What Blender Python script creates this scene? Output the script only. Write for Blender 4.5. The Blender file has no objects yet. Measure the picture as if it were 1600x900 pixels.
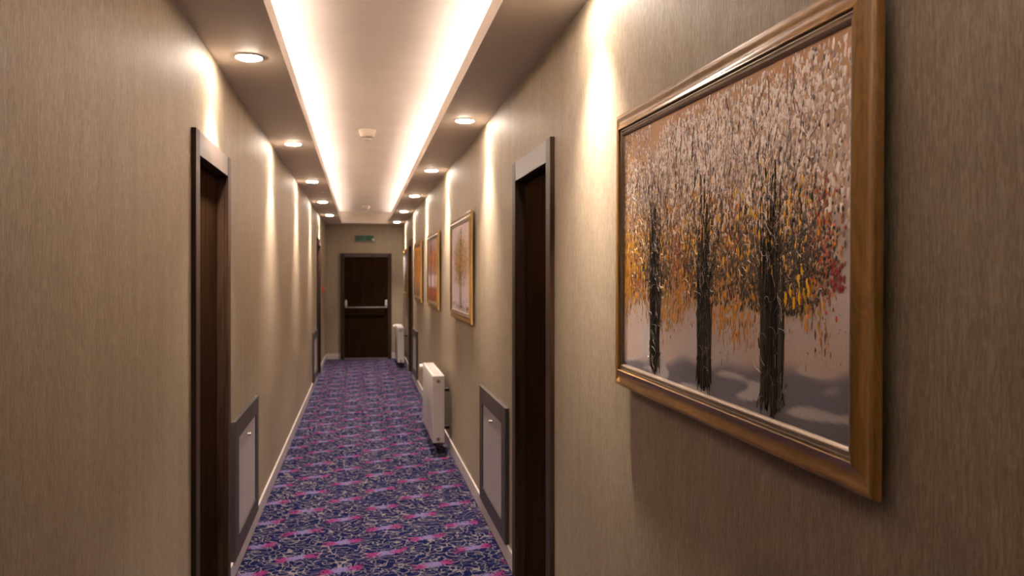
import bpy, bmesh, math, random
from mathutils import Vector, Matrix, noise

SC = bpy.context.scene
COL = SC.collection
R = math.radians

# ------------------------------------------------------------ camera
F = 1300.0                      # focal length in pixels of the 1600 px wide frame
YAW = math.atan(236.5 / F)
cam_d = bpy.data.cameras.new('camera')
cam = bpy.data.objects.new('camera', cam_d)
COL.objects.link(cam)
cam_d.sensor_width = 36.0
cam_d.lens = 36.0 * F / 1600.0
cam_d.shift_y = -18.0 / 1600.0
cam_d.clip_start = 0.02
cam.location = (0, 0, 1.60)
cam.rotation_euler = (R(90), 0, -YAW)
cam_d.dof.use_dof = True
cam_d.dof.focus_distance = 2.15
cam_d.dof.aperture_fstop = 5.6
SC.camera = cam

# ------------------------------------------------------------ world, exposure
w = bpy.data.worlds.new('world')
SC.world = w
w.use_nodes = True
w.node_tree.nodes['Background'].inputs['Color'].default_value = (1.0, 0.86, 0.72, 1)
w.node_tree.nodes['Background'].inputs['Strength'].default_value = 0.02
SC.view_settings.view_transform = 'Standard'
SC.view_settings.look = 'None'
SC.view_settings.exposure = 2.2
SC.view_settings.gamma = 1.0
SC.view_settings.use_curve_mapping = False

# dimensions (metres); corridor runs along +Y, camera stands at the origin
XL, XR = -0.67, 0.818           # wall faces
YB, YE = -2.2, 16.45            # wall behind the camera, end wall
ZS = 2.61                       # soffit underside
ZC = 2.83                      # raised ceiling
CXL, CXR = -0.35, 0.513         # edges of the raised part
CYB, CYE = -2.1, 16.05
FASC = 0.085

# cove lights: strips of warm LED lying on the soffit behind each fascia
COVE_COL = (1.0, 0.90, 0.86)
COVE_POWER = 3.7                # watts per metre
def cove(x, y0, y1, name, tilt):
    L = bpy.data.lights.new(name, 'AREA')
    L.shape = 'RECTANGLE'
    L.size = 0.02
    L.size_y = (y1 - y0)
    L.energy = COVE_POWER * (y1 - y0) * (0.5 if y1 > 13.5 else 0.8 if y1 > 9.8 else 1.35 if y1 < 1.0 else 1.0)
    L.color = COVE_COL
    o = bpy.data.objects.new(name, L)
    o.location = (x, (y0 + y1) / 2, ZS + 0.06)
    o.rotation_euler = (0, math.pi + tilt, 0)
    COL.objects.link(o)
for side, x, tilt in ((-1, CXL - 0.085, -R(88)), (1, CXR + 0.085, R(88))):
    cuts = (-2.0, 0.6, 2.7, 4.86, 7.3, 9.7, 12.2, 15.9) if side < 0 else (-2.0, 0.9, 3.4, 5.9, 8.2, 10.8, 13.3, 15.9)
    for a, b in zip(cuts[:-1], cuts[1:]):
        cove(x, a + 0.02, b - 0.02, 'cove_light', tilt)

LAMP_COL = (1.0, 0.84, 0.70)
LAMP_EMIT = 60.0                # radiance of the lens of each downlight
LAMP_WATT = 74.0                # beam of each downlight

# ------------------------------------------------------------ helpers
def link(o, parent=None):
    COL.objects.link(o)
    if parent is not None:
        o.parent = parent
    return o

def tag(o, label=None, cat=None, group=None, kind=None):
    if label: o['label'] = label
    if cat: o['category'] = cat
    if group: o['group'] = group
    if kind: o['kind'] = kind
    return o

def empty(name, loc=(0, 0, 0), rz=0.0, rx=0.0):
    o = bpy.data.objects.new(name, None)
    o.location = loc
    o.rotation_euler = (rx, 0, rz)
    o.empty_display_size = 0.1
    COL.objects.link(o)
    return o

class MB:
    """collects simple solids and links them as one mesh object"""
    def __init__(s): s.bm = bmesh.new()
    def box(s, x0, x1, y0, y1, z0, z1, bev=0.0, seg=1, m=0):
        x0, x1 = sorted((x0, x1)); y0, y1 = sorted((y0, y1)); z0, z1 = sorted((z0, z1))
        v = [s.bm.verts.new(p) for p in ((x0,y0,z0),(x1,y0,z0),(x1,y1,z0),(x0,y1,z0),(x0,y0,z1),(x1,y0,z1),(x1,y1,z1),(x0,y1,z1))]
        fs = [s.bm.faces.new([v[i] for i in q]) for q in ((0,3,2,1),(4,5,6,7),(0,1,5,4),(1,2,6,5),(2,3,7,6),(3,0,4,7))]
        for f in fs: f.material_index = m
        if bev > 0:
            es = list({e for f in fs for e in f.edges})
            bmesh.ops.bevel(s.bm, geom=es, offset=bev, segments=seg, affect='EDGES', profile=0.5)
        return s
    def lathe(s, prof, n=24, mat=None, m=0):
        """prof: (r, z) pairs, turned about z; mat places it"""
        mat = mat or Matrix()
        rings = []
        for r, z in prof:
            if r < 1e-6:
                rings.append([s.bm.verts.new(mat @ Vector((0, 0, z)))])
            else:
                rings.append([s.bm.verts.new(mat @ Vector((r*math.cos(2*math.pi*i/n), r*math.sin(2*math.pi*i/n), z))) for i in range(n)])
        for A, B in zip(rings[:-1], rings[1:]):
            for i in range(n):
                a, b = A[i % len(A)], A[(i+1) % len(A)]
                c, d = B[(i+1) % len(B)], B[i % len(B)]
                vs = []
                for q in (a, b, c, d):
                    if q not in vs: vs.append(q)
                if len(vs) > 2:
                    f = s.bm.faces.new(vs); f.material_index = m
        return s
    def tube(s, pts, r, n=12):
        pts = [Vector(p) for p in pts]
        rings = []
        for i, p in enumerate(pts):
            t = (pts[min(i+1, len(pts)-1)] - pts[max(i-1, 0)]).normalized()
            u = t.orthogonal().normalized() if i == 0 else (u - t * u.dot(t)).normalized()
            v = t.cross(u)
            rr = r[i] if isinstance(r, (list, tuple)) else r
            rings.append([s.bm.verts.new(p + (u*math.cos(2*math.pi*k/n) + v*math.sin(2*math.pi*k/n)) * rr) for k in range(n)])
        for A, B in zip(rings[:-1], rings[1:]):
            for k in range(n): s.bm.faces.new((A[k], A[(k+1) % n], B[(k+1) % n], B[k]))
        s.bm.faces.new(list(reversed(rings[0]))); s.bm.faces.new(rings[-1])
        return s
    def poly(s, pts, flip=False, m=0):
        v = [s.bm.verts.new(p) for p in pts]
        f = s.bm.faces.new(v[::-1] if flip else v); f.material_index = m
        return s
    def build(s, name, mat, parent=None, smooth=False, label=None):
        bmesh.ops.recalc_face_normals(s.bm, faces=s.bm.faces)
        me = bpy.data.meshes.new(name)
        s.bm.to_mesh(me); s.bm.free()
        for mm in (mat if isinstance(mat, (list, tuple)) else [mat]): me.materials.append(mm)
        if smooth:
            me.shade_smooth()
            try: me.set_sharp_from_angle(angle=R(40))
            except Exception: pass
        o = bpy.data.objects.new(name, me)
        link(o, parent)
        if label: o['label'] = label
        return o

def copy_tree(o, parent=None):
    c = o.copy(); COL.objects.link(c)
    if parent is not None: c.parent = parent
    for ch in list(o.children): copy_tree(ch, c)
    return c

# ------------------------------------------------------------ materials
def new_mat(name):
    m = bpy.data.materials.new(name); m.use_nodes = True
    nt = m.node_tree
    return m, nt, nt.nodes['Principled BSDF']

def N(nt, typ, **kw):
    n = nt.nodes.new(typ)
    for k, v in kw.items(): setattr(n, k, v)
    return n

def ramp(nt, stops):
    r = nt.nodes.new('ShaderNodeValToRGB')
    e = r.color_ramp.elements
    while len(e) < len(stops): e.new(0.5)
    for i, (p, c) in enumerate(stops):
        e[i].position = p; e[i].color = (*c, 1)
    return r

def math_(nt, op, a, b=None, c=None):
    n = nt.nodes.new('ShaderNodeMath'); n.operation = op
    for i, v in enumerate((a, b, c)):
        if v is None: continue
        if isinstance(v, (int, float)): n.inputs[i].default_value = v
        else: nt.links.new(v, n.inputs[i])
    return n.outputs[0]

def mixc(nt, fac, a, b):
    n = nt.nodes.new('ShaderNodeMix'); n.data_type = 'RGBA'
    for sock, v in ((n.inputs[0], fac), (n.inputs[6], a), (n.inputs[7], b)):
        if isinstance(v, (int, float)): sock.default_value = v
        elif isinstance(v, tuple): sock.default_value = (*v, 1)
        else: nt.links.new(v, sock)
    return n.outputs[2]

def plain(name, col, rough=0.5, metal=0.0, vary=0.06, scale=30, bump=0.0, spec=0.5):
    m, nt, p = new_mat(name)
    tc = N(nt, 'ShaderNodeTexCoord')
    no = N(nt, 'ShaderNodeTexNoise'); no.inputs['Scale'].default_value = scale; no.inputs['Detail'].default_value = 3
    nt.links.new(tc.outputs['Object'], no.inputs['Vector'])
    rp = ramp(nt, [(0.3, tuple(c * (1 - vary) for c in col)), (0.7, tuple(min(1, c * (1 + vary)) for c in col))])
    nt.links.new(no.outputs['Fac'], rp.inputs['Fac'])
    nt.links.new(rp.outputs['Color'], p.inputs['Base Color'])
    p.inputs['Roughness'].default_value = rough
    p.inputs['Metallic'].default_value = metal
    p.inputs['Specular IOR Level'].default_value = spec
    if bump > 0:
        b = N(nt, 'ShaderNodeBump'); b.inputs['Strength'].default_value = bump; b.inputs['Distance'].default_value = 0.002
        nt.links.new(no.outputs['Fac'], b.inputs['Height']); nt.links.new(b.outputs['Normal'], p.inputs['Normal'])
    return m

def emit(name, col, strength):
    m, nt, p = new_mat(name)
    p.inputs['Base Color'].default_value = (*col, 1)
    p.inputs['Emission Color'].default_value = (*col, 1)
    p.inputs['Emission Strength'].default_value = strength
    return m

def wallpaper():
    m, nt, p = new_mat('wallpaper')
    tc = N(nt, 'ShaderNodeTexCoord')
    def streak(sx, sz, detail=2, rough=0.5):
        mp = N(nt, 'ShaderNodeMapping'); mp.inputs['Scale'].default_value = (sx, sx, sz)
        nt.links.new(tc.outputs['Object'], mp.inputs['Vector'])
        no = N(nt, 'ShaderNodeTexNoise'); no.inputs['Scale'].default_value = 1.0
        no.inputs['Detail'].default_value = detail; no.inputs['Roughness'].default_value = rough
        nt.links.new(mp.outputs['Vector'], no.inputs['Vector'])
        return no.outputs['Fac']
    fine = streak(480, 60, 2)
    mid = streak(190, 18, 2)
    broad = streak(14, 0.7, 2)
    a = math_(nt, 'ADD', math_(nt, 'MULTIPLY', fine, 0.55), math_(nt, 'MULTIPLY', mid, 0.33))
    a = math_(nt, 'ADD', a, math_(nt, 'MULTIPLY', broad, 0.12))
    rp = ramp(nt, [(0.36, (0.220, 0.171, 0.120)), (0.50, (0.308, 0.245, 0.176)), (0.64, (0.415, 0.338, 0.250))])
    nt.links.new(a, rp.inputs['Fac'])
    nt.links.new(rp.outputs['Color'], p.inputs['Base Color'])
    p.inputs['Roughness'].default_value = 0.58
    p.inputs['Specular IOR Level'].default_value = 0.22
    b = N(nt, 'ShaderNodeBump'); b.inputs['Strength'].default_value = 0.55; b.inputs['Distance'].default_value = 0.0012
    nt.links.new(math_(nt, 'ADD', fine, mid), b.inputs['Height']); nt.links.new(b.outputs['Normal'], p.inputs['Normal'])
    return m

def wood(name, dark, light, along='z', rough=0.35, s=1.0, wave=0.0, coat=0.0, spec=0.5):
    """grain stretched along one object axis"""
    m, nt, p = new_mat(name)
    tc = N(nt, 'ShaderNodeTexCoord')
    def st(hi, lo, detail, dist=0.0):
        sc = [hi, hi, hi]; sc['xyz'.index(along)] = lo
        mp = N(nt, 'ShaderNodeMapping'); mp.inputs['Scale'].default_value = sc
        nt.links.new(tc.outputs['Object'], mp.inputs['Vector'])
        no = N(nt, 'ShaderNodeTexNoise'); no.inputs['Scale'].default_value = 1.0
        no.inputs['Detail'].default_value = detail; no.inputs['Distortion'].default_value = dist
        nt.links.new(mp.outputs['Vector'], no.inputs['Vector'])
        return no.outputs['Fac']
    g1 = st(160 * s, 4 * s, 3); g2 = st(35 * s, 2.2 * s, 3, 0.8)
    f = math_(nt, 'ADD', math_(nt, 'MULTIPLY', g1, 0.45), math_(nt, 'MULTIPLY', g2, 0.55))
    if wave > 0:
        w1 = math_(nt, 'PINGPONG', math_(nt, 'MULTIPLY', st(22, 4.5, 1, 1.0), 9.0), 0.5)
        f = math_(nt, 'ADD', math_(nt, 'MULTIPLY', f, 1 - wave), math_(nt, 'MULTIPLY', w1, wave * 2))
    rp = ramp(nt, [(0.34, dark), (0.66, light)])
    nt.links.new(f, rp.inputs['Fac'])
    nt.links.new(rp.outputs['Color'], p.inputs['Base Color'])
    p.inputs['Roughness'].default_value = rough
    p.inputs['Coat Weight'].default_value = coat
    p.inputs['Specular IOR Level'].default_value = spec
    p.inputs['Coat Roughness'].default_value = 0.12
    b = N(nt, 'ShaderNodeBump'); b.inputs['Strength'].default_value = 0.2; b.inputs['Distance'].default_value = 0.0008
    nt.links.new(g1, b.inputs['Height']); nt.links.new(b.outputs['Normal'], p.inputs['Normal'])
    return m

def carpet():
    m, nt, p = new_mat('carpet')
    tc = N(nt, 'ShaderNodeTexCoord')
    sx = N(nt, 'ShaderNodeSeparateXYZ'); nt.links.new(tc.outputs['Object'], sx.inputs[0])
    X, Y = sx.outputs['X'], sx.outputs['Y']
    def noise_(scale, detail=2, off=0.0, dist=0.0):
        mp = N(nt, 'ShaderNodeMapping'); mp.inputs['Location'].default_value = (off, off * 1.7, off * 0.3)
        nt.links.new(tc.outputs['Object'], mp.inputs['Vector'])
        no = N(nt, 'ShaderNodeTexNoise'); no.inputs['Scale'].default_value = scale
        no.inputs['Detail'].default_value = detail; no.inputs['Distortion'].default_value = dist
        nt.links.new(mp.outputs['Vector'], no.inputs['Vector'])
        return no.outputs['Fac']
    CW, PY = 0.2525, 0.485
    gx = math_(nt, 'DIVIDE', math_(nt, 'SUBTRACT', X, 0.146), CW)
    k = math_(nt, 'FLOOR', math_(nt, 'ADD', gx, 0.5))
    fx = math_(nt, 'SUBTRACT', gx, k)
    par = math_(nt, 'FLOORED_MODULO', k, 2.0)
    gy = math_(nt, 'DIVIDE', math_(nt, 'SUBTRACT', Y, 5.355), PY)
    gy = math_(nt, 'ADD', gy, math_(nt, 'MULTIPLY', par, 0.5))
    gy = math_(nt, 'SUBTRACT', gy, math_(nt, 'MULTIPLY', fx, 0.15))
    fy = math_(nt, 'SUBTRACT', gy, math_(nt, 'FLOOR', math_(nt, 'ADD', gy, 0.5)))
    ax = math_(nt, 'MULTIPLY', math_(nt, 'ABSOLUTE', fx), CW)
    ay = math_(nt, 'MULTIPLY', math_(nt, 'ABSOLUTE', fy), PY)
    jag = math_(nt, 'MULTIPLY', math_(nt, 'SUBTRACT', noise_(75, 1, 3.0), 0.5), 0.17)
    ax2 = math_(nt, 'ADD', ax, jag)
    ay2 = math_(nt, 'ADD', ay, math_(nt, 'MULTIPLY', jag, 0.6))
    dash = math_(nt, 'MULTIPLY', math_(nt, 'LESS_THAN', ax2, 0.102), math_(nt, 'LESS_THAN', ay2, 0.035))
    mid = math_(nt, 'LESS_THAN', ax2, 0.040)
    # scrolling pale vines on navy
    def vine(scale, off, th, dist):
        n = noise_(scale, 0, off, dist)
        return math_(nt, 'LESS_THAN', math_(nt, 'ABSOLUTE', math_(nt, 'SUBTRACT', n, 0.5)), th)
    v = math_(nt, 'MAXIMUM', vine(15, 0.0, 0.021, 0.3), vine(18.5, 7.0, 0.019, 0.3))
    spots = math_(nt, 'GREATER_THAN', noise_(60, 1, 11.0), 0.64)
    patch = noise_(6, 2, 5.0)
    base = mixc(nt, math_(nt, 'MULTIPLY', patch, 0.6), (0.004, 0.007, 0.034), (0.010, 0.008, 0.044))
    c = mixc(nt, math_(nt, 'MULTIPLY', spots, 0.5), base, (0.05, 0.05, 0.12))
    c = mixc(nt, math_(nt, 'MULTIPLY', v, 0.85), c, (0.175, 0.150, 0.155))
    pink = mixc(nt, noise_(40, 1, 2.0), (0.18, 0.015, 0.07), (0.13, 0.025, 0.11))
    d = mixc(nt, mid, pink, (0.12, 0.10, 0.21))
    c = mixc(nt, math_(nt, 'MULTIPLY', dash, 0.92), c, d)
    pile = noise_(900, 2, 1.0)
    c2n = N(nt, 'ShaderNodeVectorMath', operation='SCALE')
    nt.links.new(c, c2n.inputs[0]); nt.links.new(math_(nt, 'ADD', math_(nt, 'MULTIPLY', pile, 0.8), 0.6), c2n.inputs['Scale'])
    c2 = c2n.outputs[0]
    nt.links.new(c2, p.inputs['Base Color'])
    p.inputs['Roughness'].default_value = 0.95
    p.inputs['Specular IOR Level'].default_value = 0.0
    b = N(nt, 'ShaderNodeBump'); b.inputs['Strength'].default_value = 0.5; b.inputs['Distance'].default_value = 0.003
    nt.links.new(pile, b.inputs['Height']); nt.links.new(b.outputs['Normal'], p.inputs['Normal'])
    return m

def paint_mat(name, rough=0.4):
    m, nt, p = new_mat(name)
    at = N(nt, 'ShaderNodeAttribute'); at.attribute_name = 'paint'
    tc = N(nt, 'ShaderNodeTexCoord')
    no = N(nt, 'ShaderNodeTexNoise'); no.inputs['Scale'].default_value = 160; no.inputs['Detail'].default_value = 4
    nt.links.new(tc.outputs['Object'], no.inputs['Vector'])
    k = math_(nt, 'ADD', math_(nt, 'MULTIPLY', no.outputs['Fac'], 0.5), 1.08)
    n = N(nt, 'ShaderNodeVectorMath', operation='SCALE')
    nt.links.new(at.outputs['Color'], n.inputs[0]); nt.links.new(k, n.inputs['Scale'])
    nt.links.new(n.outputs[0], p.inputs['Base Color'])
    p.inputs['Roughness'].default_value = rough
    b = N(nt, 'ShaderNodeBump'); b.inputs['Strength'].default_value = 0.35; b.inputs['Distance'].default_value = 0.001
    nt.links.new(no.outputs['Fac'], b.inputs['Height']); nt.links.new(b.outputs['Normal'], p.inputs['Normal'])
    return m

M = {
    'wallpaper': wallpaper(),
    'carpet': carpet(),
    'ceiling': plain('ceiling_paint', (0.86, 0.82, 0.80), 0.8, vary=0.03, scale=3),
    'soffit': plain('soffit_paint', (0.62, 0.55, 0.485), 0.6, vary=0.03, scale=3),
    'skirt': plain('skirting_paint', (0.50, 0.44, 0.42), 0.35, vary=0.03, scale=8),
    'wenge': wood('dark_wenge_veneer', (0.018, 0.0080, 0.004), (0.052, 0.026, 0.014), 'z', 0.45, spec=0.22),
    'wenge_x': wood('dark_wenge_veneer_across', (0.020, 0.0095, 0.006), (0.062, 0.033, 0.021), 'x', 0.38),
    'leaf': wood('dark_door_veneer', (0.010, 0.0046, 0.0022), (0.028, 0.014, 0.007), 'z', 0.6, spec=0.0),
    'panel_frame': wood('mauve_brown_panel_edging', (0.034, 0.024, 0.023), (0.056, 0.040, 0.038), 'z', 0.5),
    'panel': plain('grey_laminate', (0.36, 0.32, 0.33), 0.5, vary=0.03, scale=40),
    'oak_h': wood('honey_oak_rail', (0.17, 0.080, 0.016), (0.47, 0.255, 0.070), 'x', 0.36, 0.6, 0.10, coat=0.3),
    'oak_v': wood('honey_oak_stile', (0.17, 0.080, 0.016), (0.47, 0.255, 0.070), 'z', 0.40, 0.6, 0.10, coat=0.15),
    'bronze': plain('bronze_slip', (0.30, 0.235, 0.18), 0.32, metal=0.75, vary=0.1, scale=60),
    'back': plain('backing_board', (0.06, 0.045, 0.035), 0.8),
    'paint': paint_mat('oil_paint', 0.38),
    'canvas': paint_mat('painted_canvas', 0.55),
    'white_metal': plain('white_enamel', (0.52, 0.47, 0.455), 0.35, vary=0.02),
    'plastic': plain('white_plastic', (0.72, 0.67, 0.63), 0.4, vary=0.02),
    'grey': plain('grey_plastic', (0.25, 0.22, 0.21), 0.45),
    'chrome': plain('brushed_chrome', (0.55, 0.52, 0.50), 0.3, metal=1.0),
    'steel': plain('satin_steel', (0.20, 0.185, 0.18), 0.4, metal=0.4),
    'black': plain('black_plastic', (0.015, 0.014, 0.014), 0.5),
    'red': plain('red_plastic', (0.42, 0.03, 0.02), 0.4),
    'green': plain('green_sign_face', (0.002, 0.060, 0.022), 0.35),
    'green_pale': plain('pale_sign_mark', (0.05, 0.13, 0.08), 0.4),
    'lamp_rim': plain('satin_lamp_rim', (0.55, 0.47, 0.40), 0.35, metal=0.4),
    'lens': emit('lamp_lens', LAMP_COL, LAMP_EMIT),
}

# ------------------------------------------------------------ the setting
def wall_slab(name, x_face, x_back, y0, y1, z1, holes, label):
    mb = MB()
    y = y0
    for (a, b, top) in sorted(holes):
        mb.box(x_face, x_back, y, a, 0, z1)
        mb.box(x_face, x_back, a, b, top, z1)
        y = b
    mb.box(x_face, x_back, y, y1, 0, z1)
    o = mb.build(name, M['wallpaper'])
    return tag(o, label, None, None, 'structure')

DOOR_H = 2.20
CW = 0.085                       # casing width
LD = [(3.515, 4.425), (13.25, 14.22)]       # outer casing extents, left wall
RD = [(3.478, 4.385), (13.25, 14.22)]
def hole(d): return (d[0] + CW - 0.02, d[1] - CW + 0.02, DOOR_H - 0.08)
TH = 0.14
wall_slab('wall_left', XL, XL - TH, YB, YE + TH, ZC + 0.05, [hole(d) for d in LD], 'left corridor wall in beige brown textured wallpaper')
wall_slab('wall_right', XR, XR + TH, YB, YE + TH, ZC + 0.05, [hole(d) for d in RD], 'right corridor wall in beige brown textured wallpaper hung with paintings')
tag(MB().box(XL, XR, YE, YE + TH, 0, ZC + 0.05).build('wall_back', M['wallpaper']), 'end wall of the corridor around the fire door', kind='structure')
tag(MB().box(XL, XR, YB - TH, YB, 0, ZC + 0.05).build('wall_front', M['wallpaper']), 'wall behind the viewer', kind='structure')
tag(MB().box(XL - TH, XR + TH, YB - TH, YE + TH, -0.05, 0).build('floor', M['carpet']), 'navy carpet with pale vines and pink dashes', kind='structure')
tag(MB().box(XL, XR, YB, YE, ZC, ZC + 0.05).build('ceiling', M['ceiling']), 'raised white ceiling glowing in the cove', kind='structure')

def soffit(name, x0, x1, y0, y1, fx, label):
    """dropped band of ceiling with an upstand along its open edge"""
    mb = MB().box(x0, x1, y0, y1, ZS, ZS + 0.02)
    if fx == 'R': mb.box(x1 - 0.012, x1, CYB, CYE, ZS + 0.02, ZS + FASC)
    if fx == 'L': mb.box(x0, x0 + 0.012, CYB, CYE, ZS + 0.02, ZS + FASC)
    if fx == 'F':
        mb.box(CXL, CXR, y0, y0 + 0.012, ZS + 0.02, ZS + FASC)
        mb.box(XL, XR, y0 + 0.03, y0 + 0.05, ZS + 0.02, ZC)      # closed end of the cove
    if fx == 'B': mb.box(CXL, CXR, y1 - 0.012, y1, ZS + 0.02, ZS + FASC)
    tag(mb.build(name, M['soffit']), label, kind='structure')
soffit('trim_1', XL, CXL, YB, YE, 'R', 'left dropped ceiling band holding downlights')
soffit('trim_2', CXR, XR, YB, YE, 'L', 'right dropped ceiling band holding downlights')
soffit('trim_3', CXL, CXR, CYE, YE, 'F', 'short dropped ceiling band above the fire door')
soffit('trim_4', CXL, CXR, YB, CYB, 'B', 'dropped ceiling band behind the viewer')

LP = [(4.56, 5.565), (12.02, 13.06)]        # access panels
RP = [(4.585, 5.60), (12.1, 13.12)]
def skirting(name, side, doors, panels, label):
    mb = MB()
    x0, x1 = (XL, XL + 0.013) if side < 0 else (XR - 0.013, XR)
    cuts = sorted([(a, b) for a, b in doors])
    y = YB
    for a, b in cuts + [(YE, YE)]:
        if a > y: mb.box(x0, x1, y, a, 0, 0.098, bev=0.002)
        y = b
    tag(mb.build(name, M['skirt']), label, kind='structure')
skirting('baseboard_left', -1, LD, LP, 'low white skirting along the left wall')
skirting('baseboard_right', 1, RD, RP, 'low white skirting along the right wall')
ED = (-0.385, 0.595)             # end door casing extents
mb = MB()
mb.box(XL + 0.013, ED[0], YE - 0.013, YE, 0, 0.11, bev=0.002)
mb.box(ED[1], XR - 0.013, YE - 0.013, YE, 0, 0.11, bev=0.002)
tag(mb.build('baseboard_back', M['skirt']), 'white skirting beside the fire door', kind='structure')

def side_door(n, side, ext, label):
    """local frame: x along the wall, -y out of the wall, z up"""
    yc = (ext[0] + ext[1]) / 2; W = ext[1] - ext[0]
    rz = R(90) if side < 0 else R(-90)
    root = empty('door_%d' % n, (XL if side < 0 else XR, yc, 0), rz)
    tag(root, label, kind='structure')
    h = W / 2
    for s in (-1, 1):
        MB().box(s*h, s*(h-CW), -0.02, 0, 0, DOOR_H, bev=0.0015).build('casing', M['wenge'], root)
    MB().box(-(h-CW)+0.0005, h-CW-0.0005, -0.0185, 0, DOOR_H-0.1, DOOR_H-0.001, bev=0.0015).build('head_casing', M['wenge_x'], root)
    mb = MB()
    for s in (-1, 1): mb.box(s*(h-CW), s*(h-CW+0.02), 0, TH, 0, DOOR_H-0.1)
    mb.box(-(h-CW), h-CW, 0, TH, DOOR_H-0.1, DOOR_H-0.08)
    mb.build('jamb', M['wenge'], root)
    a = h - CW - 0.003
    MB().box(-a, a, 0.033, 0.073, 0.006, DOOR_H-0.103, bev=0.0015).build('leaf', M['leaf'], root)
    MB().box(-(h-CW), h-CW, 0.075, TH, 0, 0.004).build('threshold', M['wenge_x'], root)
    return root
side_door(1, -1, LD[0], 'dark wood door in the left wall, nearest the viewer')
side_door(2, 1, RD[0], 'dark wood door in the right wall beside the large painting')
side_door(3, -1, LD[1], 'dark wood door at the far end of the left wall')
side_door(4, 1, RD[1], 'dark wood door at the far end of the right wall')

# fire door in the end wall
cx = (ED[0] + ED[1]) / 2; hw = (ED[1] - ED[0]) / 2
fd = empty('door_5', (cx, YE, 0)); tag(fd, 'dark brown fire door with a horizontal push bar at the corridor end', kind='structure')
for s in (-1, 1):
    MB().box(s*hw, s*(hw-0.075), -0.045, 0, 0, 2.05, bev=0.003).build('casing', M['wenge'], fd)
MB().box(-(hw-0.075), hw-0.075, -0.044, 0, 1.975, 2.05, bev=0.003).build('head_casing', M['wenge_x'], fd)
MB().box(-(hw-0.078), hw-0.078, -0.022, 0, 0.02, 1.972, bev=0.002).build('leaf', M['leaf'], fd)
MB().box(-(hw-0.076), hw-0.076, -0.05, 0, 0, 0.018).build('threshold', M['steel'], fd, label='grey metal threshold')
for s in (-1, 1):
    mb = MB().box(s*0.385-0.022, s*0.385+0.022, -0.055, -0.022, 1.02, 1.145, bev=0.012, seg=3)
    mb.box(s*0.385-0.015, s*0.385+0.015, -0.105, -0.035, 0.985, 1.03, bev=0.008, seg=2)
    mb.build('push_bar_bracket', M['white_metal'], fd, smooth=True, label='pale grey metal push bar bracket')
MB().tube([(-0.385, -0.10, 1.035), (-0.375, -0.112, 1.008), (-0.345, -0.115, 1.0), (0, -0.115, 1.0), (0.345, -0.115, 1.0), (0.375, -0.112, 1.008), (0.385, -0.10, 1.035)], 0.014).build('push_bar', M['steel'], fd, smooth=True, label='slim grey metal push bar')

# ------------------------------------------------------------ downlights
def make_lamp():
    root = empty('downlight')
    # z = 0 is the soffit underside
    MB().lathe([(0.058, 0.0), (0.058, -0.004), (0.061, -0.006), (0.0665, -0.005), (0.069, -0.002), (0.069, 0.0)], 40).build('rim', M['lamp_rim'], root, smooth=True)
    MB().lathe([(0.0578, -0.001), (0.0565, -0.006), (0.050, -0.0095), (0.03, -0.012), (0.0, -0.013)], 40).build('lens', M['lens'], root, smooth=True, label='glowing white lens')
    L = bpy.data.lights.new('lamp_beam', 'SPOT')
    L.energy = LAMP_WATT; L.color = LAMP_COL
    L.spot_size = R(86); L.spot_blend = 1.0; L.shadow_soft_size = 0.045
    lo = bpy.data.objects.new('lamp_beam', L); lo.location = (0, 0, -0.018)
    link(lo, root)
    return root
lamp0 = make_lamp()
lamps = [(-0.505, y, s) for y, s in ((3.98, 'left downlight nearest the viewer, above the left door'), (6.52, 'second downlight along the left ceiling band'),
                              (9.07, 'third downlight along the left ceiling band'), (11.52, 'fourth downlight along the left ceiling band'),
                              (14.0, 'farthest downlight of the left ceiling band'))]
lamps += [(0.662, y, s) for y, s in ((2.80, 'right downlight just above the frame top, washing the wall beside the large painting'),
                              (5.35, 'nearest visible downlight of the right ceiling band'), (7.92, 'second visible downlight along the right ceiling band'),
                              (10.46, 'third visible downlight along the right ceiling band'), (12.98, 'fourth visible downlight along the right ceiling band'),
                              (15.52, 'farthest downlight of the right ceiling band, by the fire door'))]
for i, (x, y, s) in enumerate(lamps):
    o = lamp0 if i == 0 else copy_tree(lamp0)
    o.location = (x, y, ZS)
    tag(o, 'round recessed ' + s, 'ceiling light', 'round downlights in the dropped ceiling bands')

# ------------------------------------------------------------ smoke detectors
def detector():
    root = empty('smoke_detector')
    MB().lathe([(0.0, 0.0), (0.064, 0.0), (0.064, -0.012), (0.060, -0.016), (0.056, -0.036), (0.048, -0.046), (0.0, -0.046)], 36).build('body', M['plastic'], root, smooth=True)
    mb = MB().lathe([(0.034, -0.046), (0.034, -0.058), (0.0, -0.058)], 24)
    mb.build('sensor_chamber', M['grey'], root, smooth=True, label='darker grey sensor chamber')
    MB().lathe([(0.036, -0.058), (0.033, -0.066), (0.02, -0.070), (0.0, -0.070)], 24).build('cap', M['plastic'], root, smooth=True)
    return root
d0 = detector(); d0.scale = (1.12, 1.12, 1.25); d0.location = (0.055, 7.10, ZC)
tag(d0, 'white round smoke detector on the raised ceiling, the nearer of two', 'smoke detector', 'smoke detectors on the raised ceiling')
d1 = copy_tree(d0); d1.location = (0.088, 14.7, ZC)
tag(d1, 'white round smoke detector on the raised ceiling, the farther one above the exit sign', 'smoke detector')

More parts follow.
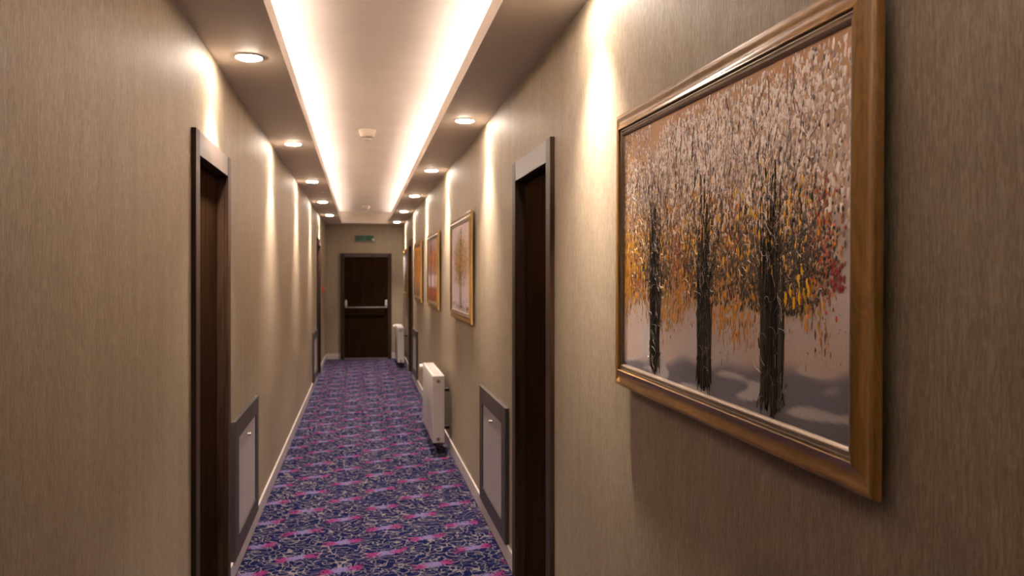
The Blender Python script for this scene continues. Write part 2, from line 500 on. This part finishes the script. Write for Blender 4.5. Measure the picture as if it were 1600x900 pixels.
# ------------------------------------------------------------ access panels
def access_panel(side, ext, z0, z1, label):
    yc = (ext[0] + ext[1]) / 2; h = (ext[1] - ext[0]) / 2
    root = empty('access_panel', (XL if side < 0 else XR, yc, z0), R(90) if side < 0 else R(-90))
    tag(root, label, 'access panel', 'low access panels in the corridor walls')
    H = z1 - z0; wf = 0.13; t = -0.024
    for s in (-1, 1): MB().box(s*h, s*(h-wf), t, -0.0005, 0, H, bev=0.0015).build('edging', M['panel_frame'], root)
    for a, b in ((0, 0.105), (H-0.105, H)): MB().box(-(h-wf), h-wf, t, -0.0005, a, b, bev=0.0015).build('edging', M['panel_frame'], root)
    d = MB().box(-(h-wf-0.002), h-wf-0.002, -0.0175, -0.0005, 0.107, H-0.107, bev=0.001).build('panel_door', M['panel'], root, label='pale grey laminate door')
    rot = Matrix.Translation((0.02 if side < 0 else -0.0, -0.0175, H - 0.16)) @ Matrix.Rotation(R(90), 4, 'X')
    MB().lathe([(0.0085, 0), (0.0085, 0.004), (0.0065, 0.010), (0.011, 0.014), (0.011, 0.019), (0.0, 0.022)], 16, rot).build('knob', M['chrome'], d, smooth=True, label='small metal lock knob')
access_panel(-1, LP[0], 0.0985, 0.835, 'low grey access panel in dark edging beside the near left door')
access_panel(1, RP[0], 0.0985, 0.862, 'low grey access panel in dark edging beside the near right door')
access_panel(-1, LP[1], 0.0985, 0.80, 'low grey access panel in dark edging beside the far left door')
access_panel(1, RP[1], 0.0985, 0.80, 'low grey access panel in dark edging beside the far right door')

# ------------------------------------------------------------ radiators
def radiator(y0, y1, label):
    """local: x towards the viewer, -y out of the wall"""
    yc = (y0 + y1) / 2; h = (y1 - y0) / 2
    root = empty('radiator', (XR, yc, 0), R(-90))
    tag(root, label, 'radiator', 'white panel radiators on the right wall')
    f, b = -0.181, -0.072            # front and back of the casing, off the wall
    z0, z1 = 0.10, 0.70
    mb = MB().box(-h, h, f, f + 0.014, z0 + 0.004, z1 - 0.002, bev=0.004, seg=2)
    mb.build('front_panel', M['white_metal'], root, smooth=True)
    MB().box(-h, h, b - 0.014, b, z0 + 0.004, z1 - 0.002, bev=0.004, seg=2).build('rear_panel', M['white_metal'], root, smooth=True)
    for s in (-1, 1):
        e = MB().box(s*h - 0.004*s, s*(h + 0.002), f + 0.002, b - 0.002, z0, z1 + 0.001, bev=0.0015).build('side_cover', M['white_metal'], root)
        for z in (z0 + 0.035, z1 - 0.042):
            mt = Matrix.Translation((s*(h + 0.002), (f + b) / 2 - 0.004, z)) @ Matrix.Rotation(R(90) * s, 4, 'Y')
            MB().lathe([(0.016, -0.001), (0.016, 0.006), (0.013, 0.009), (0.0, 0.009)], 20, mt).build('plug', M['steel'], e, smooth=True, label='small grey metal plug')
    mb = MB().box(-h + 0.002, h - 0.002, f + 0.003, f + 0.016, z1 - 0.004, z1 + 0.004, bev=0.001)
    mb.box(-h + 0.002, h - 0.002, b - 0.016, b - 0.003, z1 - 0.004, z1 + 0.004, bev=0.001)
    n = int(2 * h / 0.025)
    for i in range(n):
        x = -h + 0.01 + i * (2 * h - 0.02) / n
        mb.box(x, x + 0.017, f + 0.016, b - 0.016, z1 - 0.002, z1 + 0.001)
    mb.build('top_grille', M['white_metal'], root)
    mb = MB()
    k = int(2 * h / 0.05)
    for i in range(k):
        x = -h + 0.02 + i * (2 * h - 0.04) / k
        mb.box(x, x + 0.02, f + 0.018, b - 0.018, z0 + 0.03, z1 - 0.03)
    mb.build('convector_fins', M['white_metal'], root)
    for s in (-1, 1):
        for za in (0.18, 0.53): MB().box(s*(h-0.25)-0.012, s*(h-0.25)+0.012, b, -0.002, za, za + 0.03, bev=0.003).build('wall_bracket', M['black'], root)
    # thermostatic valve at the far top corner
    v = MB().tube([(-h - 0.004, (f+b)/2, z1 - 0.05), (-h - 0.03, (f+b)/2, z1 - 0.05), (-h - 0.045, (f+b)/2 - 0.01, z1 - 0.045)], 0.012).build('valve', M['chrome'], root, smooth=True, label='metal valve body')
    mt = Matrix.Translation((-h - 0.04, (f+b)/2 - 0.012, z1 - 0.04)) @ Matrix.Rotation(R(90), 4, 'X')
    MB().lathe([(0.0, 0.0), (0.022, 0.0), (0.026, 0.012), (0.026, 0.06), (0.022, 0.075), (0.0, 0.078)], 20, mt).build('thermostat_head', M['plastic'], v, smooth=True)
    # pipes at the near bottom corner down into the floor
    MB().tube([(h - 0.035, (f+b)/2, z0 + 0.02), (h - 0.035, (f+b)/2, 0.055), (h - 0.035, (f+b)/2 + 0.03, 0.03), (h - 0.035, (f+b)/2 + 0.03, 0.0)], 0.011).build('pipe', M['black'], root, smooth=True)
    mt = Matrix.Translation((h - 0.035, (f+b)/2, z0 - 0.03))
    MB().lathe([(0.0, -0.012), (0.02, -0.012), (0.02, 0.028), (0.0, 0.028)], 12, mt).build('pipe_fitting', M['black'], root, smooth=True, label='black pipe fitting')
    return root
radiator(7.50, 8.69, 'white panel radiator low on the right wall, the nearer one, past the access panel')
radiator(14.62, 15.85, 'white panel radiator at the far end of the right wall next to the fire door')

# ------------------------------------------------------------ exit sign, call point, switch
sg = empty('exit_sign', (0.082, YE, 2.26))
tag(sg, 'small green and white emergency exit sign above the fire door', 'sign')
MB().box(-0.178, 0.178, -0.045, 0, 0.016, 0.148, bev=0.004).build('housing', M['grey'], sg)
MB().box(-0.165, 0.165, -0.048, -0.0455, 0.030, 0.135).build('sign_face', M['green'], sg, label='dark green face')
def fig(mb, y):
    def bar(a, b, wd):
        a = Vector((a[0], y, a[1])); b = Vector((b[0], y, b[1]))
        d = (b - a).normalized(); n = Vector((-d.z, 0, d.x)) * wd / 2
        mb.poly([a - n, b - n, b + n, a + n])
    n = 12
    mb.poly([(0.004 + 0.009*math.cos(2*math.pi*i/n), y, 0.121 + 0.009*math.sin(2*math.pi*i/n)) for i in range(n)])
    bar((0.0, 0.110), (-0.008, 0.078), 0.016)
    bar((0.0, 0.108), (0.022, 0.092), 0.007); bar((0.022, 0.092), (0.034, 0.098), 0.007)
    bar((-0.001, 0.108), (-0.024, 0.098), 0.007); bar((-0.024, 0.098), (-0.032, 0.082), 0.007)
    bar((-0.006, 0.080), (0.016, 0.064), 0.010); bar((0.016, 0.064), (0.008, 0.040), 0.009)
    bar((-0.010, 0.080), (-0.020, 0.058), 0.010); bar((-0.020, 0.058), (-0.044, 0.050), 0.009)
mb = MB(); fig(mb, -0.0486); mb.build('running_figure', M['green_pale'], sg, label='pale running figure')
mb = MB()
mb.poly([(-0.095, -0.0486, 0.075), (-0.095, -0.0486, 0.089), (-0.055, -0.0486, 0.089), (-0.055, -0.0486, 0.075)])
mb.poly([(-0.095, -0.0486, 0.060), (-0.125, -0.0486, 0.082), (-0.095, -0.0486, 0.104)])
mb.build('arrow', M['green'], sg)
mt = Matrix.Translation((0.155, -0.046, 0.055)) @ Matrix.Rotation(R(90), 4, 'X')
MB().lathe([(0.024, 0), (0.024, 0.02), (0.016, 0.03), (0.0, 0.033)], 20, mt).build('reflection_blob', M['plastic'], sg, smooth=True, label='round white blob standing in for a reflection at the corner')  # bright reflection on the sign corner, modelled as a solid white blob

cp = empty('fire_call_point', (XL, 15.0, 1.33), R(90))
tag(cp, 'small red fire alarm call point on the left wall past the far door', 'alarm')
MB().box(-0.048, 0.048, -0.045, 0, 0, 0.096, bev=0.004).build('housing', M['red'], cp)
MB().box(-0.028, 0.028, -0.048, -0.0455, 0.022, 0.074).build('break_glass', M['plastic'], cp, label='white square pane')

sw = empty('light_switch', (XL, 12.5, 0.90), R(90))
tag(sw, 'small grey switch on the left wall above the far access panel', 'switch')
MB().box(-0.04, 0.04, -0.010, 0, 0, 0.08, bev=0.002).build('plate', M['grey'], sw)
MB().box(-0.025, 0.025, -0.014, -0.0105, 0.015, 0.065, bev=0.001).build('rocker', M['grey'], sw)

# ------------------------------------------------------------ paintings
def lerp(a, b, t): return tuple(a[i] + (b[i] - a[i]) * t for i in range(3))
def srgb(r, g, b):
    f = lambda c: (c / 255) / 12.92 if c <= 10 else (((c / 255) + 0.055) / 1.055) ** 2.4
    return (f(r), f(g), f(b))
def jit(rnd, c, k): 
    m = 1 + rnd.uniform(-k, k)
    return tuple(max(0.0, x * m * (1 + rnd.uniform(-k, k) * 0.4)) for x in c)
def smooth(a, b, x):
    t = max(0.0, min(1.0, (x - a) / (b - a))); return t * t * (3 - 2 * t)

class Paint:
    """dabs of paint lying on a canvas: coloured low domes, in metres, x right, z up, -y out"""
    def __init__(s, W, H, seed):
        s.W, s.H = W, H; s.rnd = random.Random(seed)
        s.v = []; s.f = []; s.c = []; s.lift = 0.0004
    def dab(s, u, t, lx, lz, ang, col, h=0.0008, n=7):
        cx, cz = (u - 0.5) * s.W, (t - 0.5) * s.H
        lx = min(lx, 0.05); r = s.rnd
        if abs(cx) > s.W/2 - lx*0.5 - 0.001 or abs(cz) > s.H/2 - lz*0.4 - 0.001: return
        s.lift += 4e-8
        b = len(s.v); ca, sa = math.cos(ang), math.sin(ang)
        h = min(h, 0.09 * min(lx, lz)); s.v.append((cx, -(s.lift + h), cz))
        for i in range(n):
            a = 2 * math.pi * i / n; k = r.uniform(0.75, 1.2)
            px, pz = lx * 0.5 * math.cos(a) * k, lz * 0.5 * math.sin(a) * k
            x = cx + px*ca - pz*sa; z = cz + px*sa + pz*ca
            x = max(-s.W/2, min(s.W/2, x)); z = max(-s.H/2, min(s.H/2, z))
            s.v.append((x, -s.lift, z))
        for i in range(n):
            s.f.append((b, b + 1 + i, b + 1 + (i + 1) % n)); s.c.append(col)
    def line(s, pts, w0, w1, col, h=0.0012):
        """a stroke of paint through (u, t) points"""
        s.lift += 4e-8
        P = [Vector(((u - 0.5) * s.W, 0, (t - 0.5) * s.H)) for u, t in pts]
        b = len(s.v); n = len(P)
        for i, p in enumerate(P):
            d = (P[min(i+1, n-1)] - P[max(i-1, 0)])
            if d.length < 1e-7: d = Vector((0, 0, 1))
            d.normalize(); q = Vector((-d.z, 0, d.x)) * (w0 + (w1 - w0) * i / (n - 1)) / 2
            for k, hh in ((-1, 0), (0, h), (1, 0)):
                x, z = p + q * k, 0
                s.v.append((max(-s.W/2, min(s.W/2, x.x)), -(s.lift + hh), max(-s.H/2, min(s.H/2, x.z))))
        for i in range(n - 1):
            a = b + 3 * i
            for k in (0, 1):
                s.f.append((a + k, a + 3 + k, a + 4 + k, a + 1 + k)); s.c.append(col)
    def wiggle(s, u, t, L, ang, amp, w, col, steps=5, h=0.001, taper=0.3):
        pts = []; a = ang
        for i in range(steps + 1):
            pts.append((u, t))
            a += s.rnd.uniform(-amp, amp)
            u += math.cos(a) * L / steps / s.W; t += math.sin(a) * L / steps / s.H
        s.line(pts, w, w * taper, col, h)
    def build(s, parent):
        me = bpy.data.meshes.new('paint_strokes')
        me.from_pydata(s.v, [], s.f)
        at = me.color_attributes.new('paint', 'FLOAT_COLOR', 'CORNER')
        data = []
        for f, c in zip(s.f, s.c): data.extend((c[0], c[1], c[2], 1.0) * len(f))
        at.data.foreach_set('color', data)
        me.materials.append(M['paint']); me.update()
        o = bpy.data.objects.new('paint_strokes', me); link(o, parent)
        o['kind'] = 'stuff'
        return o

def canvas(W, H, fn, parent, nx=150, ny=90):
    v = []; f = []; cols = []
    for j in range(ny + 1):
        for i in range(nx + 1):
            u, t = i / nx, j / ny
            v.append(((u - 0.5) * W, 0, (t - 0.5) * H))
            cols.extend((*fn(u, t), 1.0))
    for j in range(ny):
        for i in range(nx):
            a = j * (nx + 1) + i
            f.append((a, a + 1, a + nx + 2, a + nx + 1))
    me = bpy.data.meshes.new('canvas'); me.from_pydata(v, [], f)
    at = me.color_attributes.new('paint', 'FLOAT_COLOR', 'POINT'); at.data.foreach_set('color', cols)
    me.materials.append(M['canvas']); me.update()
    return link(bpy.data.objects.new('canvas', me), parent)

# moulding profile: (distance in from the outer edge, height out of the wall)
PROF = [(0.0, 0.020), (0.0, 0.030), (0.0025, 0.0342), (0.007, 0.0354), (0.013, 0.0345), (0.020, 0.0318), (0.028, 0.0310), (0.036, 0.0340), (0.042, 0.0385), (0.0465, 0.0425), (0.0495, 0.0430), (0.051, 0.0415), (0.051, 0.034)]
SLIP = [(0.051, 0.020), (0.051, 0.034), (0.0525, 0.0362), (0.0555, 0.0362), (0.0570, 0.0330), (0.0590, 0.0325), (0.0605, 0.0350), (0.0640, 0.0362), (0.0680, 0.0345), (0.0705, 0.0310), (0.0705, 0.020)]
def sweep_side(prof, W, H, side):
    """one mitred member of a picture frame, side in T B L R"""
    mb = MB(); rows = []
    for w, d in prof:
        a, b = W/2 - w, H/2 - w
        e = {'T': ((-a, b), (a, b)), 'B': ((a, -b), (-a, -b)), 'L': ((-a, -b), (-a, b)), 'R': ((a, b), (a, -b))}[side]
        rows.append([mb.bm.verts.new((p[0], -d, p[1])) for p in e])
    rows.append(rows[0])
    for A, B in zip(rows[:-1], rows[1:]): mb.bm.faces.new((A[0], A[1], B[1], B[0]))
    mb.bm.faces.new([r[0] for r in rows[:-1]]); mb.bm.faces.new([r[1] for r in rows[:-1]][::-1])
    return mb

def picture(y0, y1, z0, z1, tilt, label, bg, painter, seed, nx=150, ny=90):
    W, H = y1 - y0, z1 - z0
    root = empty('painting', (XR, (y0 + y1) / 2, (z0 + z1) / 2), R(-90))
    root.rotation_mode = 'XYZ'
    root.rotation_euler = (0, 0, R(-90))
    if tilt:
        root.rotation_euler = (Matrix.Rotation(R(-90), 3, 'Z') @ Matrix.Rotation(tilt, 3, 'Y')).to_euler()
    tag(root, label, 'painting', 'framed tree paintings on the right wall')
    for sd in 'TBLR':
        o = sweep_side(PROF, W, H, sd).build('frame_rail', M['oak_h' if sd in 'TB' else 'oak_v'], root, smooth=True)
        sweep_side(SLIP, W, H, sd).build('bronze_slip', M['bronze'], o, smooth=True, label='bronze beaded inner slip')
    cw, ch = W - 0.141, H - 0.141
    MB().box(-W/2 + 0.03, W/2 - 0.03, -0.026, -0.0195, -H/2 + 0.03, H/2 - 0.03).build('backing_board', M['back'], root)
    for sx in (-1, 1): MB().box(sx*W*0.33 - 0.015, sx*W*0.33 + 0.015, -0.0195, 0.0, H/2 - 0.12, H/2 - 0.09).build('hanger', M['black'], root)
    c = canvas(cw, ch, bg, root, nx, ny); c.location = (0, -0.0275, 0)
    P = Paint(cw, ch, seed); painter(P)
    P.build(c)
    return root

# --- large painting: three dark trunks under a crown of pale, ochre, rust and black dabs
OCH = srgb(180, 132, 76); OCH2 = srgb(186, 130, 60); PALE = srgb(186, 176, 176); PINKG = srgb(190, 176, 172)
GROUND = srgb(106, 104, 118); CREAM = srgb(242, 226, 214); GOLD = srgb(205, 140, 40); RUST = srgb(165, 72, 26)
RED = srgb(132, 24, 14); DARK = srgb(34, 28, 24); BLACK = srgb(14, 12, 13); YEL = srgb(235, 185, 25); BRN = srgb(98, 66, 38)
def nz(u, t, s, o=0.0): return noise.noise(Vector((u * s + o, t * s * 0.6, o)))
TR = [(0.223, 0.030), (0.500, 0.034), (0.773, 0.038)]      # trunks: centre, half width
def bg1(u, t):
    c = PALE
    hor = 0.02 + 0.15 * u
    c = lerp(c, srgb(186, 165, 155), smooth(0.0, 1.0, 0.5 + nz(u, t, 7)))
    # ochre ground in the upper part and down the left
    k = smooth(0.50 + 0.16 * smooth(0.75, 1.0, u), 0.85, t + 0.10 * nz(u, t, 4, 3)) + smooth(0.30, 0.05, u) * smooth(0.22, 0.55, t)
    c = lerp(c, OCH, min(1, k) * 0.9)
    # rust and ochre under the crown
    k = smooth(0.26, 0.40, t + 0.08 * nz(u, t, 12, 5)) * smooth(0.78, 0.55, t) * smooth(0.97, 0.80, u + 0.08 * nz(u, t, 5, 8))
    c = lerp(c, lerp(OCH2, RUST, smooth(-0.2, 0.5, nz(u, t, 9, 11))), k * 0.85)
    k = smooth(0.32, 0.42, t) * smooth(0.68, 0.50, t) * smooth(0.95, 0.82, u)
    d = min(abs(u - x) / (1.5 if x > 0.7 else 1.0) for x, _ in TR)
    c = lerp(c, srgb(62, 46, 32), k * smooth(0.13, 0.03, d + 0.04 * nz(u, t, 14, 4)) * 0.95)
    # pale haze of the upper crown
    top = 0.99 - 0.10 * smooth(0.45, 0.0, u)
    k = smooth(top, top - 0.28, t + 0.06 * nz(u, t, 6, 9)) * smooth(0.50, 0.68, t) * smooth(0.0, 0.12, u)
    c = lerp(c, lerp(srgb(198, 178, 164), srgb(176, 150, 128), smooth(-0.3, 0.4, nz(u, t, 16, 40))), k * 0.85)
    # grey snow field with paler drifts
    g = smooth(hor + 0.03, hor - 0.02, t + 0.03 * nz(u, t, 8, 20))
    drift = smooth(0.12, 0.26, noise.noise(Vector((u * 6 + 4, t * 22 - u * 5, 2))))
    c = lerp(c, lerp(GROUND, srgb(176, 170, 172), drift), g)
    return c
def crown(u, t):
    """how much crown there is at (u, t)"""
    lo = 0.27 + 0.05 * math.sin(u * 17) + 0.05 * nz(u, 0, 9, 2)
    k = smooth(lo - 0.07, lo + 0.06, t)
    edge = 0.965 - 0.06 * abs(t - 0.45) * 2 + (0.04 if t > 0.6 else 0)
    return k * smooth(edge + 0.02, edge - 0.10, u)
def painter1(P):
    r = P.rnd
    PI = math.pi
    # far colour masses: ochre, rust
    for i in range(3200):
        u, t = r.random(), r.uniform(0.16, 0.66)
        if r.random() > crown(u, t): continue
        n = nz(u, t, 8, 11)
        c = RUST if n > 0.12 else (GOLD if r.random() < 0.45 else OCH2)
        if t < 0.34: c = lerp(GOLD, OCH2, r.random())
        P.dab(u, t, r.uniform(0.004, 0.010), r.uniform(0.010, 0.030), r.uniform(-0.3, 0.3), jit(r, c, 0.25), 0.0006)
    # drips below the crown
    for i in range(520):
        u = r.random() * 0.95
        t = 0.30 - abs(r.gauss(0, 0.055)) + 0.05 * math.sin(u * 17)
        c = r.choice([GOLD, OCH2, BRN, lerp(GOLD, BRN, 0.5), srgb(150, 105, 40)])
        P.dab(u, t, r.uniform(0.002, 0.005), r.uniform(0.006, 0.022), 0, jit(r, c, 0.2), 0.0005)
    # trunks
    for x, hwid in TR:
        top = 0.56 if x < 0.7 else 0.60
        for i in range(105):
            q = r.uniform(-1, 1)
            u = x + q * hwid * 0.9; t0 = r.uniform(0.0, 0.05) + 0.03 * abs(q)
            L = r.uniform(0.10, 0.34)
            c = BLACK if abs(q) < 0.6 and r.random() < 0.75 else r.choice([DARK, srgb(70, 62, 54), srgb(92, 84, 72), srgb(50, 44, 38)])
            tt = r.uniform(0.03, 0.24) if r.random() < 0.8 else r.uniform(0.28, 0.42)
            if tt > 0.27: u = x + q * hwid * 0.45
            L = min(L, top - tt) if i < 90 else 0.12
            if i < 40: tt = t0
            P.wiggle(u, tt, L * P.H / 0.7, PI/2, 0.05, r.uniform(0.006, 0.013), jit(r, c, 0.15), 6, 0.0016, 0.7)
        for i in range(18):                                  # roots dribbling down
            P.wiggle(x + r.uniform(-1, 1) * hwid, 0.12, r.uniform(0.05, 0.085), -PI/2 + r.gauss(0, 0.10), 0.12, 0.004, BLACK, 5, 0.001, 0.4)
        for i in range(60):                                  # grey ridges of thick paint
            u = x + r.uniform(-1, 1) * hwid; t = r.uniform(0.02, top)
            c = r.choice([srgb(150, 145, 146), srgb(185, 178, 176), srgb(110, 106, 108)])
            P.wiggle(u, t, r.uniform(0.012, 0.05), PI/2 + r.gauss(0, 0.55), 0.55, r.uniform(0.0012, 0.003), c, 6, 0.0022, 0.6)
    # dark masses round each stem
    for i in range(7500):
        x, hwid = TR[r.randrange(3)] if r.random() < 0.62 else TR[2]
        t = r.gauss(0.46, 0.10)
        u = r.gauss(x, 0.045 + 0.035 * (x > 0.7))
        if t < 0.30 or t > 0.78 or r.random() > crown(u, t): continue
        c = r.choice([DARK, BLACK, BRN, srgb(58, 46, 34), srgb(72, 60, 50), srgb(84, 70, 58)])
        P.dab(u, t, r.uniform(0.003, 0.010), r.uniform(0.006, 0.024), r.uniform(-0.5, 0.5), jit(r, c, 0.25), 0.0008)
    # fine branches fanning up
    for x, hwid in TR:
        for i in range(34):
            u = x + r.uniform(-1, 1) * hwid; t = r.uniform(0.30, 0.62)
            L = r.uniform(0.06, 0.20)
            c = r.choice([DARK, BLACK, srgb(88, 72, 62), srgb(108, 92, 84)])
            P.wiggle(u, t, L, PI/2 + r.gauss(0, 0.32), 0.16, r.uniform(0.0012, 0.0032), jit(r, c, 0.2), 7, 0.0009)
    # pale leaf dabs filling the upper crown, thinning to the edges
    for i in range(15000):
        u = r.random(); t = 1 - abs(r.gauss(0, 0.34)) if r.random() < 0.5 else r.uniform(0.42, 1.0)
        if t < 0.33 or t > 1: continue
        top = 1.0 - 0.13 * smooth(0.45, 0.0, u)        # crowns are lower at the left
        d = smooth(top + 0.05, top - 0.16, t + 0.05 * nz(u, t, 6, 9))
        d *= smooth(0.40, 0.66, t) * (0.75 + 0.6 * nz(u, t, 7, 31)) + 0.10
        if u > 0.93: d *= 0.45
        if u < 0.2: d = max(d, 0.22)
        if r.random() > d: continue
        warm = smooth(0.75, 0.48, t)
        c = lerp(CREAM, PINKG, r.random())
        if r.random() < 0.22 + 0.25 * warm: c = r.choice([OCH, srgb(205, 165, 120), srgb(150, 120, 98), srgb(165, 138, 122)])
        if r.random() < 0.30 * warm: c = r.choice([GOLD, OCH2, RUST, srgb(215, 165, 80)])
        if r.random() < 0.10: c = r.choice([srgb(112, 95, 90), srgb(80, 66, 60), srgb(128, 104, 100)])
        P.dab(u, t, r.uniform(0.0035, 0.009), r.uniform(0.006, 0.017), r.gauss(0, 0.25 if i % 3 else 0.8), jit(r, c, 0.10), 0.0013)
    for i in range(420):
        u, t = r.uniform(0.25, 0.99), r.uniform(0.55, 0.98)
        P.dab(u, t, r.uniform(0.006, 0.011), r.uniform(0.012, 0.026), r.gauss(-0.15, 0.2), jit(r, CREAM, 0.05), 0.0016)
    # thin dark and pale twigs over the pale crown
    for i in range(420):
        u, t = r.uniform(0.04, 0.93), r.uniform(0.52, 0.90)
        if u < 0.3 and t > 0.78: continue
        c = r.choice([srgb(90, 74, 68), srgb(120, 100, 92), srgb(60, 48, 42), srgb(150, 128, 112), CREAM])
        P.wiggle(u, t, r.uniform(0.02, 0.08), PI/2 + r.gauss(0, 0.35), 0.3, r.uniform(0.001, 0.0026), c, 5, 0.0008)
    # ochre, yellow, orange and rust leaf dabs in the lower crown
    for i in range(2100):
        u = r.random(); t = r.gauss(0.50, 0.11)
        if t < 0.2 or r.random() > crown(u, t): continue
        q = r.random()
        c = GOLD if q < 0.22 else OCH2 if q < 0.36 else RUST if q < 0.46 else srgb(196, 160, 120) if q < 0.62 else BRN if q < 0.78 else DARK
        P.dab(u, t, r.uniform(0.002, 0.006), r.uniform(0.005, 0.017), r.gauss(0, 0.4), jit(r, c, 0.2), 0.0012)
    for i in range(330):
        u = r.uniform(0.03, 0.90); t = r.gauss(0.53, 0.10)
        if r.random() > crown(u, t): continue
        P.dab(u, t, r.uniform(0.004, 0.009), r.uniform(0.010, 0.024), r.gauss(0, 0.2), jit(r, YEL, 0.15), 0.0018)
    for u, t in ((0.884, 0.385), (0.875, 0.36), (0.862, 0.345), (0.888, 0.36), (0.868, 0.42), (0.915, 0.515), (0.82, 0.34), (0.835, 0.36), (0.845, 0.33), (0.86, 0.39)):
        P.dab(u, t, 0.010, 0.026, 0, YEL, 0.002, 9)
    for i in range(420):                                     # golden edge of the left crown
        P.dab(abs(r.gauss(0, 0.05)) + 0.01, r.gauss(0.46, 0.11), r.uniform(0.003, 0.007), r.uniform(0.008, 0.022), r.gauss(0, 0.2), jit(r, r.choice([GOLD, OCH2, srgb(222, 170, 70)]), 0.15), 0.001)
    for i in range(650):                                     # dark heart of the right crown
        P.dab(r.gauss(0.865, 0.035), r.gauss(0.455, 0.045), r.uniform(0.003, 0.009), r.uniform(0.005, 0.014), r.uniform(-0.8, 0.8), jit(r, r.choice([DARK, BLACK, BRN, srgb(66, 52, 38)]), 0.2), 0.001)
    # red and orange on the right flank
    for i in range(260):
        u = r.gauss(0.925, 0.028); t = r.gauss(0.50, 0.085)
        if u > 0.985: continue
        c = r.choice([RED, RUST, OCH2, srgb(190, 80, 30), srgb(210, 120, 50), DARK])
        P.dab(u, t, r.uniform(0.003, 0.009), r.uniform(0.005, 0.015), r.uniform(-0.6, 0.6), jit(r, c, 0.15), 0.0012)
    for i in range(34):
        P.dab(r.gauss(0.962, 0.009), r.uniform(0.37, 0.44), r.uniform(0.006, 0.014), r.uniform(0.007, 0.016), r.uniform(-1, 1), jit(r, RED, 0.1), 0.0016)
    for i in range(130):
        u = r.gauss(0.945, 0.025); t = r.gauss(0.40, 0.10)
        if 0.84 < u < 0.99: P.dab(u, t, r.uniform(0.001, 0.004), r.uniform(0.001, 0.005), 0, jit(r, r.choice([DARK, BRN, RED]), 0.2), 0.0006)
    # specks of light paint over the dark crown
    for i in range(2100):
        x, hwid = TR[r.randrange(3)]
        u = r.gauss(x + (0.04 if x > 0.7 else 0), 0.075); t = r.gauss(0.47, 0.10)
        if t < 0.2 or u > 0.95 or r.random() > crown(u, t): continue
        c = r.choice([CREAM, srgb(190, 180, 170), srgb(205, 165, 110), srgb(160, 140, 120)])
        P.dab(u, t, r.uniform(0.0012, 0.0032), r.uniform(0.0015, 0.0045), 0, c, 0.001, 5)
    for i in range(170):
        u, t = r.uniform(0.05, 0.93), r.uniform(0.33, 0.62)
        P.wiggle(u, t, r.uniform(0.01, 0.03), r.uniform(0, PI), 0.8, r.uniform(0.001, 0.002), r.choice([CREAM, srgb(140, 130, 122)]), 5, 0.001, 0.6)
picture(1.166, 2.500, 1.257, 2.090, 0.0118, 'large gold framed painting of three dark trunks with autumn leaves, nearest the viewer', bg1, painter1, 7, 220, 130)

# --- the smaller looking pictures further down the wall
def grove(trunks, bgc, low, crownc, t0, t1, dens, band=None):
    def bg(u, t):
        c = lerp(low, bgc, smooth(0.1, 0.5, t + 0.08 * nz(u, t, 6)))
        if band: c = lerp(c, band[0], smooth(band[1], band[1] + 0.08, t) * smooth(band[2], band[2] - 0.08, t) * (0.7 + 0.5 * nz(u, t, 5)))
        return c
    def painter(P):
        r = P.rnd
        for x in trunks:
            for i in range(5):
                P.wiggle(x + r.uniform(-0.010, 0.010), 0.04, P.H * r.uniform(0.4, 0.6), math.pi/2 + r.gauss(0, 0.03), 0.05, 0.008, r.choice([BLACK, DARK, BRN]), 7, 0.001, 0.5)
        for i in range(60):
            x = r.choice(trunks)
            P.wiggle(x + r.gauss(0, 0.02), r.uniform(t0, t1 - 0.1), r.uniform(0.05, 0.2), math.pi/2 + r.gauss(0, 0.5), 0.2, 0.003, r.choice([BRN, DARK]), 6)
        for i in range(dens):
            x = r.choice(trunks); u = r.gauss(x, 0.17); t = r.gauss((t0 + t1) / 2, (t1 - t0) / 4)
            if not (0.03 < u < 0.97 and t0 - 0.05 < t < t1 + 0.06): continue
            P.dab(u, t, r.uniform(0.008, 0.02), r.uniform(0.012, 0.03), r.uniform(-0.6, 0.6), jit(r, r.choice(crownc), 0.2), 0.0012)
        for i in range(90):
            P.dab(r.random(), abs(r.gauss(0.0, 0.06)), 0.02, 0.03, r.uniform(-0.5, 0.5), jit(r, r.choice([BRN, DARK, srgb(88, 84, 50)]), 0.2), 0.001)
    return bg, painter
b, p = grove([0.46, 0.54, 0.52], srgb(176, 160, 158), srgb(190, 176, 182), [srgb(160, 122, 62), srgb(130, 96, 50), srgb(186, 148, 82), srgb(96, 72, 42), srgb(84, 62, 46)], 0.34, 0.86, 2600)
picture(5.97, 7.36, 1.25, 2.085, 0, 'gold framed painting of a golden tree on pale grey, second from the viewer', b, p, 11, 60, 40)
b, p = grove([0.3, 0.7], srgb(150, 120, 112), srgb(160, 82, 40), [srgb(190, 105, 40), srgb(170, 84, 34), srgb(206, 130, 60), srgb(150, 90, 60)], 0.50, 0.86, 900, (srgb(205, 190, 196), 0.20, 0.46))
picture(8.55, 9.94, 1.25, 2.085, 0, 'gold framed painting of orange woods with a pale patch, third from the viewer', b, p, 12, 60, 40)
b, p = grove([0.25, 0.5, 0.78], srgb(190, 130, 50), srgb(150, 120, 90), [srgb(214, 150, 44), srgb(190, 120, 36), srgb(150, 90, 36)], 0.35, 0.95, 900)
picture(11.03, 12.42, 1.25, 2.085, 0, 'gold framed painting in yellow ochre, fourth from the viewer', b, p, 13, 60, 40)
b, p = grove([0.4, 0.7], srgb(150, 150, 168), srgb(90, 70, 50), [srgb(120, 90, 60), srgb(96, 70, 44), srgb(140, 110, 80)], 0.15, 0.55, 700)
picture(14.30, 15.65, 1.25, 2.085, 0, 'framed painting of brown woods under a grey blue sky, by the fire door', b, p, 14, 60, 40)
